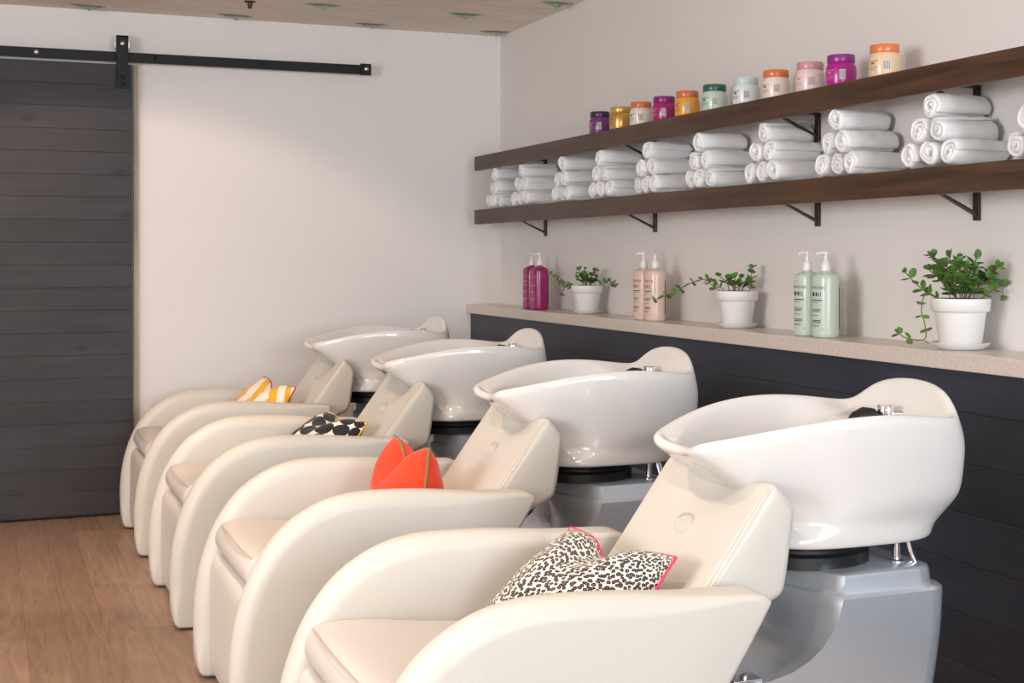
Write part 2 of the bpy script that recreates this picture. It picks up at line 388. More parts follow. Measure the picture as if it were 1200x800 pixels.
# shelves with brackets as parts
BY = (6.361, 5.145, 3.931, 3.128, 2.0)
def shelf(z0, z1, label):
    s = tag(empty('wall_shelf', (2.6, 3.0, z0)), label, 'shelf')
    bm = bmesh.new(); box(bm, 2.50-2.6, 2.523-2.6, -3.9, 3.875, 0, z1-z0, .0025, 2)
    finish(bm, 'front_board', M['shelf'], s, smooth=False)
    bm = bmesh.new(); box(bm, 2.5235-2.6, WX-.001-2.6, -3.9, 3.874, z1-z0-.045, z1-z0-.0005)
    tag(finish(bm, 'shelf_board', M['shelf_white'], s, smooth=False), 'white painted board behind the dark front')
    for y in BY:
        zt = z1-z0-.0455; X0 = WX-2.6; y -= 3.0
        bm = bmesh.new(); box(bm, X0-.010, X0-.001, y-.013, y+.013, -.070, zt, .001, 1)
        box(bm, -.075, X0-.010, y-.013, y+.013, zt-.007, zt, .001, 1)
        b = finish(bm, 'bracket', M['bracket'], s, smooth=False)
        bm = bmesh.new()
        rr = [(-.074, zt-.007), (-.064, zt-.007), (X0-.010, -.046), (X0-.010, -.056)]
        loft(bm, [[(x, y-.008, z) for x, z in rr], [(x, y+.008, z) for x, z in rr]])
        finish(bm, 'brace', M['bracket'], b, smooth=False)
    return s
shelf(1.474, 1.553, 'lower dark walnut wall shelf holding rolled white towels')
shelf(1.768, 1.845, 'upper dark walnut wall shelf with a row of colourful jars')

# ------------------------------------------------------------------ shampoo station
def smooth_outline(pts, n):
    return resample(catmull([(x, z, 0) for x, z in pts], 10, True), n)

def slab_from_outline(bm, O, Rr, y0, y1, nstep=6, bulge=0.0):
    """closed XZ outline O lofted from y0 to y1 with rounded edges of per-point radius Rr"""
    n = len(O)
    nor = []
    area = sum(O[i].x*O[(i+1) % n].y - O[(i+1) % n].x*O[i].y for i in range(n))
    for i in range(n):
        t = (O[(i+2) % n] - O[(i-2) % n]).normalized()
        nn = Vector((-t.y, t.x, 0)) if area > 0 else Vector((t.y, -t.x, 0))
        nor.append(nn)                                            # inward
    rings = []
    for side in (0, 1):
        steps = range(nstep+1) if side == 0 else range(nstep, -1, -1)
        for k in steps:
            a = PI/2*k/nstep
            ring = []
            for i in range(n):
                r = Rr[i]; d = r*(1-math.sin(a)); yy = r*(1-math.cos(a))
                p = O[i] + nor[i]*d
                y = y0+yy if side == 0 else y1-yy
                ring.append((p.x, y, p.y))
            rings.append(ring)
    loft(bm, rings)

def add_text_shape(body, size):
    cu = bpy.data.curves.new('lettering', 'FONT'); cu.body = body; cu.size = size; cu.align_x = 'CENTER'; cu.align_y = 'CENTER'; cu.resolution_u = 2
    o = bpy.data.objects.new('lettering', cu); col.objects.link(o)
    dg = bpy.context.evaluated_depsgraph_get(); dg.update()
    me = bpy.data.meshes.new_from_object(o.evaluated_get(dg))
    vs = [v.co.copy() for v in me.vertices]; fs = [list(p.vertices) for p in me.polygons]
    bpy.data.objects.remove(o); bpy.data.curves.remove(cu); bpy.data.meshes.remove(me)
    return vs, fs

st = empty('shampoo_station')
# arms ----------------------------------------------------
AP = [(.640, .008), (.610, .035), (.599, .15), (.603, .25), (.618, .34), (.647, .43), (.684, .502), (.733, .563), (.788, .605), (.85, .635), (.92, .652), (1.0, .656),
      (1.13, .651), (1.28, .636), (1.40, .628), (1.445, .624), (1.463, .612), (1.455, .592), (1.372, .46), (1.28, .31), (1.20, .18), (1.13, .05), (1.10, .012), (1.0, .008), (.8, .008)]
O = smooth_outline(AP, 150)
for side in (-1, 1):
    bm = bmesh.new()
    Ro = []
    for p in O:
        r = .044
        r = min(r, .012 + .032*sm(1.44-p.x, .0, .30)) if p.y > .2 else r
        r = min(r, .012 + .032*sm(p.y, .03, .16))
        Ro.append(r)
    y0, y1 = (-.370, -.272) if side < 0 else (.272, .370)
    slab_from_outline(bm, O, Ro, y0, y1)
    finish(bm, 'arm', M['leather'], st, sharp=60)
# seat cushion ---------------------------------------------
SP = [(.70, .392), (.668, .405), (.656, .435), (.668, .470), (.70, .488), (.80, .486), (1.0, .462), (1.2, .45), (1.30, .45), (1.31, .40), (1.2, .392), (.9, .39)]
SO = smooth_outline(SP, 90)
bm = bmesh.new(); slab_from_outline(bm, SO, [.022]*90, -.268, .268)
for v in bm.verts:
    if v.co.x < .78: v.co.x -= .016*(1-(v.co.y/.27)**2)*sm(.78-v.co.x, 0, .1)
seat = finish(bm, 'seat_cushion', M['leather_seat'], st, sharp=60)
bm = bmesh.new()
tube(bm, [(.675-.016*(1-(y/.27)**2)*1.0, y, .4785) for y in [(-.25+.5*i/24) for i in range(25)]], .0022, 6)
finish(bm, 'seam', M['leather_seam'], seat)
# front panel ---------------------------------------------
FP = [(.652, .025), (.640, .08), (.640, .2), (.642, .32), (.648, .365), (.664, .385), (.69, .386), (.705, .37), (.705, .2), (.705, .04), (.70, .02)]
FO = smooth_outline(FP, 80)
bm = bmesh.new(); slab_from_outline(bm, FO, [.008]*80, -.275, .275)
finish(bm, 'front_panel', M['leather'], st, sharp=60)
bm = bmesh.new(); box(bm, .70, 1.12, -.30, .30, 0.0, .06, .004); finish(bm, 'plinth', M['black'], st, smooth=False)
# backrest ---------------------------------------------
BP = [(1.20, .40), (1.215, .425), (1.30, .490), (1.38, .592), (1.46, .698), (1.525, .786), (1.548, .814), (1.566, .812), (1.600, .772), (1.606, .752), (1.598, .69), (1.585, .61), (1.570, .578), (1.52, .555), (1.42, .50), (1.30, .41), (1.25, .385)]
BO = smooth_outline(BP, 110)
bm = bmesh.new()
n = len(BO)
ys = [-.236+.472*i/30 for i in range(31)]
rings = []
area = sum(BO[i].x*BO[(i+1) % n].y - BO[(i+1) % n].x*BO[i].y for i in range(n))
def binset(i, d):
    t = (BO[(i+2) % n] - BO[(i-2) % n]).normalized(); nn = Vector((-t.y, t.x, 0)) if area > 0 else Vector((t.y, -t.x, 0))
    return BO[i] + nn*d
for a in range(0, 6):                                             # rounded near edge
    an = PI/2*a/5; rings.append((-.236+.018*(1-math.cos(an)), .018*(1-math.sin(an))))
for i in range(1, 30): rings.append((-.218+.436*i/30, 0))
for a in range(5, -1, -1):
    an = PI/2*a/5; rings.append((.236-.018*(1-math.cos(an)), .018*(1-math.sin(an))))
RR = []
for y, d in rings:
    ring = []
    for i in range(n):
        p = binset(i, d)
        x, z = p.x, p.y
        top = sm(z, .70, .815)
        sc_ = math.exp(-(y/.12)**2)
        z2 = z - .034*sc_*top
        x2 = x + .020*sc_*top
        # narrower front face than rear: side faces splay a little
        w = 1 - .05*sm(1.60-x-(.82-z)*.55, .0, .10)*sm(z, .5, .6)
        # slight crown of the padded front
        ring.append((x2, y*w, z2))
    RR.append(ring)
loft(bm, RR)
back = finish(bm, 'backrest', M['leather'], st, sharp=60)
for s in (-1,):
    bm = bmesh.new()
    tube(bm, [(1.345, s*.2285, .553), (1.38, s*.2285, .596), (1.46, s*.2285, .702), (1.525, s*.2285, .7895), (1.545, s*.2285, .811)], .0014, 6)
    finish(bm, 'seam', M['leather_seam'], back)
# embossed oval badge on the headrest
bm = bmesh.new()
c = Vector((1.462, -.005, .7005)); ux = Vector((0, -1, 0)); uz = Vector((.595, 0, .804)); nn = Vector((-.804, 0, .595))
for k, (a_, b_) in enumerate(((.036, .026), (.030, .021))):
    tube(bm, [c + nn*.0005 + ux*a_*math.cos(2*PI*i/40) + uz*b_*math.sin(2*PI*i/40) for i in range(41)], .0010, 6, cap=False)
for k in range(5):
    x = (k-2)*.0085
    tube(bm, [c + nn*.0004 + ux*x - uz*.008, c + nn*.0004 + ux*(x+.003*(-1)**k) + uz*.009], .0010, 5)
finish(bm, 'embossed_badge', M['leather'], back)

# basin ---------------------------------------------
half = [(1.470, 0, .874), (1.446, .060, .882), (1.444, .094, .894), (1.456, .114, .900), (1.53, .160, .916), (1.62, .202, .936), (1.72, .229, .951), (1.82, .240, .957), (1.91, .239, .953),
        (1.985, .231, .944), (2.042, .214, .937), (2.066, .189, .943), (2.083, .142, .982), (2.094, .085, 1.002), (2.098, 0, 1.009)]
rim = [Vector((x, -y, z)) for x, y, z in half] + [Vector((x, y, z)) for x, y, z in half[-2:0:-1]]
nr = len(rim)
cx = 1.79
def ring_from(fn): return [fn(i, rim[i]) for i in range(nr)]
def plan_off(i, d):
    t = (rim[(i+1) % nr] - rim[(i-1) % nr]); t.z = 0; t.normalize()
    o = Vector((t.y, -t.x, 0))
    p = rim[i]
    if o.dot(Vector((p.x-cx, p.y, 0))) < 0: o = -o
    return p + o*d
def fr(p): return sm(1.75-p.x, 0, .30)          # 1 at the lip, 0 at the back
def scaled(i, z, x0, x1, sy):                    # rim plan squeezed to [x0,x1] and sy
    p = rim[i]; t = (p.x-1.447)/(2.09-1.447)
    return Vector((x0+(x1-x0)*t, p.y*sy, z))
def bottom_ring(z, x0, x1, w, e=.72):
    out = []
    for i in range(nr):
        a = 2*PI*i/nr
        cxx = (x0+x1)/2; rx = (x1-x0)/2
        ca, sa = -math.cos(a), -math.sin(a)
        out.append(Vector((cxx + rx*math.copysign(abs(ca)**e, ca), w*math.copysign(abs(sa)**e, sa), z)))
    return out
def bl(A, B, f): return [a.lerp(b, f) for a, b in zip(A, B)]
rings = []
D1 = bottom_ring(.708, 1.612, 2.098, .210, .66)
E1 = bottom_ring(.688, 1.588, 2.066, .210, .62)
F1 = bottom_ring(.665, 1.584, 2.058, .209, .60)
F2 = bottom_ring(.657, 1.590, 2.050, .204, .60)
G1 = bottom_ring(.656, 1.62, 2.02, .17)
H1 = bottom_ring(.656, 1.76, 1.86, .04)
A = [plan_off(i, .011 + .007*sm(1.50-rim[i].x, 0, .04)) - Vector((0, 0, .014 + .012*sm(1.50-rim[i].x, 0, .04))) for i in range(nr)]
Bb = [Vector((scaled(i, 0, 1.490, 2.112, 1).x, rim[i].y*(1.05 + .10*sm(1.60-rim[i].x, 0, .12)), rim[i].z*.35+.65*.955-.075-.025*fr(rim[i]))) for i in range(nr)]
Cc = [Vector((scaled(i, 0, 1.560, 2.108, 1).x, rim[i].y*1.00, .785)) for i in range(nr)]
for i in range(nr):
    Cc[i] = Cc[i].lerp(D1[i], .10 if rim[i].x > 1.75 else .38); Cc[i].z = .762
rings += [H1, G1, F2, F1, E1, D1, bl(D1, Cc, .45), Cc, bl(Cc, Bb, .5), Bb, A]
rings.append([p.copy() for p in rim])                                   # crest
I1 = [plan_off(i, -.016) - Vector((0, 0, .010)) for i in range(nr)]
rings.append(I1)
def inner(d, z, deck_x, deck_z):
    out = []
    for i in range(nr):
        p = plan_off(i, -d); p.z = min(rim[i].z - .02, z + .0)
        if rim[i].x > 1.97:
            p.x = min(p.x, deck_x); p.z = deck_z; p.y = max(-.165, min(.165, p.y))
        out.append(p)
    return out
I2 = inner(.030, .905, 2.058, .912)
I3 = inner(.045, .885, 1.985, .905)
I4 = inner(.055, .865, 1.965, .885)
rings += [I2, I3, I4]
J1 = bottom_ring(.82, 1.60, 1.93, .165); J2 = bottom_ring(.785, 1.66, 1.84, .10); J3 = bottom_ring(.778, 1.74, 1.78, .02)
rings += [J1, J2, J3]
bm = bmesh.new(); loft(bm, rings)
basin = finish(bm, 'basin', M['ceramic'], st, sharp=0, sub=3)
# faucet, spray head, drain
bm = bmesh.new(); lathe(bm, [(.020, .872), (.020, .912), (.016, .917), (.016, .923), (.020, .926), (.020, .940), (.018, .943), (.001, .943)], (2.015, .0, 0), 28)
tube(bm, [(2.015, 0, .920), (2.04, -.012, .921), (2.05, -.018, .921)], .007, 10)
finish(bm, 'faucet', M['chrome'], basin)
bm = bmesh.new(); tube(bm, [(2.000, .010, .912), (1.984, .011, .920), (1.962, .012, .921), (1.945, .013, .912), (1.932, .014, .894), (1.926, .014, .875)], [.010, .015, .018, .020, .021, .019], 18)
finish(bm, 'spray_head', M['black'], basin)
bm = bmesh.new(); lathe(bm, [(.028, .782), (.028, .786), (.02, .787), (.001, .785)], (1.76, 0, 0), 24); finish(bm, 'drain', M['chrome'], basin)
# black neck between basin and pedestal
bm = bmesh.new(); lathe(bm, [(.145, .598), (.145, .625), (.135, .632), (.135, .640), (.142, .645), (.142, .652), (.13, .656), (.13, .668)], (1.775, 0, 0), 48, sx=1.1)
finish(bm, 'neck_collar', M['black'], st)
# pedestal ---------------------------------------------
EDGE = [(.0, 1.22), (.34, 1.22), (.362, 1.24), (.374, 1.34), (.382, 1.46), (.392, 1.55), (.405, 1.612), (.425, 1.655), (.45, 1.688), (.48, 1.712), (.515, 1.730), (.556, 1.742)]
def ped_ring(z, hw, xr, extra=0.0, xf=None):
    xe = interp(z, EDGE) if xf is None else xf
    V = .085*sm(z, .40, .55)
    pts = []
    nf = 24
    for k in range(nf+1):                       # front edge, from +y corner to -y corner
        t = 1-2*k/nf
        pts.append((xe - extra - V*(1-abs(t)**1.35), t*(hw+extra), z))
    for k in range(1, 9):                       # near side
        t = k/8
        pts.append((xe + (xr-.0555-xe)*t, -(hw+extra), z))
    for k in range(0, 7):                       # rear rounded
        a = PI/2*k/6; r = .055
        pts.append((xr+extra-r+r*math.sin(a), -(hw+extra)+r-r*math.cos(a), z))
    for k in range(0, 7):
        a = PI/2*k/6; r = .055
        pts.append((xr+extra-r+r*math.cos(a), (hw+extra)-r+r*math.sin(a), z))
    for k in range(1, 9):
        t = 1-k/9
        pts.append((xe + (xr-.0555-xe)*t, (hw+extra), z))
    return pts
bm = bmesh.new()
prs = []
for z in (0, .05, .2, .30, .34, .355, .362, .368, .374, .382, .392, .398, .405, .415, .425, .437, .45, .465, .48, .497, .515, .535, .550):
    prs.append(ped_ring(z, .185+.03*sm(z, 0, .55), 1.985+.050*sm(z, .0, .55)))
prs.append(ped_ring(.556, .209, 2.030, 0))
prs.append(ped_ring(.558, .200, 2.020, 0, 1.752))
prs.append(ped_ring(.562, .198, 2.016, 0, 1.754))
prs.append(ped_ring(.590, .198, 2.012, 0, 1.756))
prs.append(ped_ring(.597, .196, 2.008, 0, 1.758))
prs.append(ped_ring(.600, .190, 2.0, 0, 1.764))
loft(bm, prs)
ped = finish(bm, 'pedestal', M['silver'], st, sharp=30)
bm = bmesh.new(); box(bm, 1.475, 1.545, -.20, -.15, .388, .398, .002)
hinge = finish(bm, 'hinge_plate', M['steel'], ped, smooth=False)
bm = bmesh.new(); lathe(bm, [(.010, .397), (.010, .403), (.006, .407), (.001, .408)], (1.512, -.178, 0), 16); finish(bm, 'bolt', M['chrome'], hinge)
# chrome support post and hoses
bm = bmesh.new(); lathe(bm, [(.018, .600), (.018, .603), (.010, .606), (.009, .675)], (1.945, -.130, 0), 20); finish(bm, 'support_post', M['chrome'], st)
for dx, dy in ((0, 0), (.022, .03)):
    bm = bmesh.new(); tube(bm, catmull([(1.965+dx, -.140+dy, .668), (1.968+dx, -.143+dy, .648), (1.975+dx, -.147+dy, .62), (1.984+dx, -.150+dy, .597)], 6), .006, 10)
    finish(bm, 'hose', M['chrome'], st)

YC = [2.647, 3.87, 5.08, 6.28]
SL = ['cream leather shampoo chair with white basin nearest the camera, holding the leopard print cushion',
      'cream leather shampoo chair with white basin, second from the camera, holding the orange cushion',
      'cream leather shampoo chair with white basin, third from the camera, holding the black disc cushion',
      'cream leather shampoo chair with white basin farthest from the camera, holding the yellow striped cushion']
for i, y in enumerate(YC):
    o = st if i == 0 else copy_tree(st)
    o.location = (0, y, 0); tag(o, SL[i], 'shampoo chair', 'shampoo chairs with basins in a row')

# ------------------------------------------------------------------ cushions
def cushion(yc, TF, TN, BN, BF, thick, dent, mat, pipe, label, dsharp=.32, lift=0.0, seed=0):
    """corners: top far, top near, bottom near, bottom far (x, y offset, z)"""
    TF, TN, BN, BF = [Vector((p[0], p[1], p[2])) for p in (TF, TN, BN, BF)]
    nrm = ((TF-BF)+(TN-BN)).cross((TN-TF)+(BN-BF)).normalized()
    if nrm.x > 0: nrm = -nrm                           # front face looks into the room
    N = 28
    bm = bmesh.new(); uvl = bm.loops.layers.uv.new('UVMap')
    rr = random.Random(seed); off = Vector((rr.random()*9, rr.random()*9, 0))
    def P(u, v, side):
        # edges pull in between corners
        uu = u*(1-.05*(1-v*v)); vv = v*(1-.05*(1-u*u))
        a, b = (uu+1)/2, (vv+1)/2                       # a: 0 near .. 1 far
        p = BN*(1-a)*(1-b) + BF*a*(1-b) + TN*(1-a)*b + TF*a*b
        t = max(0, (1-u*u))**.55*max(0, (1-v*v))**.55
        d = math.exp(-(u/dsharp)**2)*sm(v, -.4, 1)
        up = ((TF-BF)+(TN-BN)).normalized()
        p = p - up*dent*d
        th = thick/2*t*(1-.35*d)
        w = noise.noise(Vector((u*2.2, v*2.2, side))+off)*.012*t
        return p + nrm*side*(th+w) + nrm*lift*t
    V = {}
    for s in (-1, 1):
        for i in range(N+1):
            for j in range(N+1):
                u = math.sin((2*i/N-1)*PI/2*.94)/math.sin(PI/2*.94); v = math.sin((2*j/N-1)*PI/2*.94)/math.sin(PI/2*.94)
                e = i in (0, N) or j in (0, N)
                if s == 1 and e: V[(s, i, j)] = V[(-1, i, j)]; continue
                V[(s, i, j)] = bm.verts.new(P(u, v, s))
    for s in (-1, 1):
        for i in range(N):
            for j in range(N):
                f = bm.faces.new([V[(s, a, b)] for a, b in ((i, j), (i+1, j), (i+1, j+1), (i, j+1))])
                for l, (a, b) in zip(f.loops, ((i, j), (i+1, j), (i+1, j+1), (i, j+1))):
                    l[uvl].uv = (a/N + (3.37 if s < 0 else 0), b/N)
    edge = [(i, 0) for i in range(N)] + [(N, j) for j in range(N)] + [(i, N) for i in range(N, 0, -1)] + [(0, j) for j in range(N, 0, -1)]
    ep = [V[(-1, a, b)].co.copy() for a, b in edge]
    o = finish(bm, 'cushion', M[mat], sharp=0); o.location = (0, yc, 0)
    bm = bmesh.new(); tube(bm, ep + [ep[0]], .0034, 8, cap=False)
    finish(bm, 'piping', M[pipe], o)
    tag(o, label, 'cushion', 'scatter cushions on the shampoo chairs')
    return o
cushion(YC[0], (1.27, .185, .668), (1.352, -.170, .666), (1.24, -.175, .49), (1.03, .185, .478), .15, .045, 'leopard', 'pipe_pink', 'leopard print cushion with pink piping in the nearest shampoo chair', lift=.012, seed=1)
cushion(YC[1], (1.200, .165, .735), (1.207, -.165, .738), (1.185, -.17, .49), (1.165, .17, .49), .21, .075, 'orange', 'pipe_green', 'plain bright orange cushion with green piping, pinched at the top', dsharp=.42, seed=2)
cushion(YC[2], (1.285, .185, .675), (1.352, -.170, .666), (1.24, -.175, .49), (1.03, .185, .478), .15, .035, 'discs', 'pipe_yellow', 'black and white disc patterned cushion with yellow piping', lift=.012, seed=3)
cushion(YC[3], (1.262, .185, .714), (1.340, -.170, .690), (1.24, -.175, .49), (1.04, .185, .478), .15, .045, 'chevron', 'pipe_red', 'yellow and white striped cushion with red piping in the farthest chair', lift=.012, seed=4)

# ------------------------------------------------------------------ rolled towels
def towel_mesh(seed):
    r = random.Random(seed); bm = bmesh.new()
    Lx = .195; M_ = 16; turns = 2.35; n = 84; t = .0135
    R0, R1 = .0060, .0345
    ph = r.uniform(0, 6.28)
    off = Vector((r.random()*20, r.random()*20, r.random()*20))
    rings = []
    def ribbon(xk, shrink, rnd_):
        outer, inner_ = [], []
        for i in range(n):
            f = i/(n-1); a = ph + f*turns*2*PI; rad = R0+(R1-R0)*f
            th = t*(1-.72*rnd_)*(1 if f < .97 else (1-f)/.03*.8+.2)
            w = noise.noise(Vector((math.cos(a)*1.3, math.sin(a)*1.3, xk*16))+off)*.0055*f + noise.noise(Vector((a*.5, xk*45, 7))+off)*.0016*f
            x = xk + (noise.noise(Vector((a*.6, 3, 1))+off))*.010*(1 if abs(xk) > Lx*.4 else .2)
            for lst, s in ((outer, 1), (inner_, -1)):
                q = rad + w + s*th/2
                q *= (1-shrink)
                lst.append((x, q*math.cos(a), q*math.sin(a)*.97))
        return outer + inner_[::-1]
    xs = [-Lx/2, -Lx/2+.002, -Lx/2+.006, -Lx/2+.013] + [-Lx/2+.013+(Lx-.026)*k/M_ for k in range(1, M_)] + [Lx/2-.013, Lx/2-.006, Lx/2-.002, Lx/2]
    for k, x in enumerate(xs):
        e = {0: 1.0, 1: .62, 2: .25, 3: .05}.get(min(k, len(xs)-1-k), 0)
        rings.append(ribbon(x, .05*e, e))
    R = loft(bm, rings, False, False)
    for ring in (R[0], R[-1]):
        for i in range(n-1):
            a, b, c_, d = ring[i], ring[i+1], ring[2*n-2-i], ring[2*n-1-i]
            try: bm.faces.new((a, b, c_, d))
            except ValueError: pass
    for ax in (1, 2):
        lo = min(v.co[ax] for v in bm.verts); hi = max(v.co[ax] for v in bm.verts); k = .0775/(hi-lo)
        for v in bm.verts: v.co[ax] = (v.co[ax]-(lo+hi)/2)*k
    return finish(bm, 'rolled_towel', M['towel'], sharp=0)
protos = [towel_mesh(k) for k in range(5)]
used = [False]*5
SY = [6.68, 6.31, 5.80, 5.385, 4.95, 4.51, 4.08, 3.65, 3.205, 2.785]
TD = .0785
ORD = ['first', 'second', 'third', 'fourth', 'fifth', 'sixth', 'seventh', 'eighth', 'ninth', 'tenth']
for k, yl in enumerate(SY):
    for row, cnt in ((0, 3), (1, 2), (2, 1)):
        for c_ in range(cnt):
            y = yl - TD/2 - (row*TD/2) - c_*TD + rnd.uniform(-.001, .001)
            z = 1.5535 + .0388 + row*.0684
            m = (k*3+row*2+c_) % 5
            if used[m]: o = protos[m].copy(); col.objects.link(o)
            else: o = protos[m]; used[m] = True
            tw = rnd.uniform(-.02, .02) + (rnd.choice((-.06, .05, 0)) if row == 2 else 0)
            o.scale = (1, rnd.uniform(.94, .97), rnd.uniform(.95, .975)); o.location = (2.592 + rnd.uniform(-.010, .008), y, z); o.rotation_euler = (rnd.uniform(-.1, .1), 0, tw if row < 2 else tw*.6)
            where = {(0, 0): 'bottom row far end', (0, 1): 'bottom row middle', (0, 2): 'bottom row near end', (1, 0): 'middle row far side', (1, 1): 'middle row near side', (2, 0): 'single roll on top'}[(row, c_)]
            tag(o, 'rolled white towel, %s of the %s pyramid stack from the left' % (where, ORD[k]), 'towel', 'rolled white towels on the lower shelf')

# ------------------------------------------------------------------ print on round surfaces
def on_curve(bm, cxy, rx, ry, vs, fs, z, ang=0.0):
    """flat lettering (x right, y up) wrapped on an upright elliptic cylinder; ang 0 faces the room (-X), + turns toward the viewer's right (-Y)"""
    out = []
    for v in vs:
        a = ang + v[0]/((rx+ry)/2)
        out.append(bm.verts.new((cxy[0]-(rx+.0006)*math.cos(a), cxy[1]-(ry+.0006)*math.sin(a), z+v[1])))
    for f in fs:
        try: bm.faces.new([out[i] for i in f])
        except ValueError: pass
def patch(bm, cxy, rx, ry, x0, x1, z0, z1, ang=0.0, prof=None):
    n = max(1, int((x1-x0)/.004)); rows = []
    for k in range(n+1):
        a = ang + (x0+(x1-x0)*k/n)/((rx+ry)/2)
        rows.append([(cxy[0]-(rx+.0005)*math.cos(a), cxy[1]-(ry+.0005)*math.sin(a), zz) for zz in (z0, z1)])
    loft(bm, rows, False, False, closed=False)

# ------------------------------------------------------------------ jars on the upper shelf
def jar(y, body, lid, style, label):
    e = empty('hair_mask_jar', (2.575, y, 1.8455))
    mb = simple('jar_body', body, .28, coat=.3, metal=.55 if style == 'gold' else 0); ml = simple('jar_lid', lid, .3, coat=.2, metal=.5 if style == 'gold' else 0)
    bm = bmesh.new(); lathe(bm, [(.042, 0), (.0465, .003), (.0485, .010), (.049, .040), (.0485, .060), (.0455, .069), (.0425, .0735), (.0415, .078)], n=48)
    bd = finish(bm, 'jar_body', mb, e)
    bm = bmesh.new(); lathe(bm, [(.0435, .0765), (.0445, .0785), (.0445, .099), (.043, .1025), (.001, .103)], n=48)
    finish(bm, 'lid', ml, e)
    ink = {'dark': 'ink', 'white': 'ink_white', 'pink': 'ink_pink', 'gold': 'ink_brown', 'brown': 'ink_brown'}[style]
    bm = bmesh.new()
    for k, (w, zz, hh) in enumerate(((.040, .050, .0022), (.014, .041, .006), (.030, .033, .0014), (.036, .028, .0014), (.024, .023, .0014))):
        patch(bm, (0, 0), .049, .049, -w/2, w/2, zz, zz+hh, .12)
    finish(bm, 'front_print', M[ink], bd, smooth=False)
    if style != 'gold':
        bm = bmesh.new(); patch(bm, (0, 0), .0486, .0486, -.010, .010, .022, .052, 1.05); b = finish(bm, 'barcode_label', M['ink_white'], bd, smooth=False)
        bm = bmesh.new()
        for k in range(7):
            x = -.0085+k*.0027
            patch(bm, (0, 0), .0488, .0488, x, x+(.0008 if k % 3 else .0015), .024, .050, 1.05)
        finish(bm, 'barcode_bars', M['ink'], b, smooth=False)
    return tag(e, label, 'jar', 'jars along the upper shelf')
JY = [5.427, 5.219, 5.024, 4.819, 4.627, 4.415, 4.19, 3.993, 3.785, 3.612, 3.388]
JD = [((.16, .04, .20), (.035, .02, .05), 'pink', 'purple jar with a near black lid, leftmost on the upper shelf'),
      ((.62, .36, .09), (.62, .38, .10), 'gold', 'all gold jar second from the left on the upper shelf'),
      ((.78, .72, .64), (.62, .17, .06), 'dark', 'white jar with orange lid between the gold jar and a magenta jar'),
      ((.36, .01, .16), (.22, .01, .16), 'pink', 'magenta jar with purple lid between a white jar and the orange jar'),
      ((.80, .36, .05), (.60, .17, .05), 'brown', 'orange jar with darker orange lid on the upper shelf'),
      ((.52, .66, .56), (.01, .11, .07), 'dark', 'pale mint jar with dark green lid on the upper shelf'),
      ((.72, .78, .79), (.52, .65, .68), 'dark', 'pale blue white jar with pale blue lid beside the mint jar'),
      ((.80, .72, .64), (.66, .17, .05), 'brown', 'cream jar with orange lid between the pale blue jar and the pink jar'),
      ((.78, .64, .60), (.58, .28, .32), 'pink', 'pale pink jar with rose lid on the upper shelf'),
      ((.40, .01, .24), (.27, .02, .24), 'pink', 'magenta jar with purple lid just right of the pale pink jar'),
      ((.80, .60, .40), (.72, .20, .05), 'brown', 'peach jar with bright orange lid, rightmost on the upper shelf')]
for y, d in zip(JY, JD): jar(y, *d)

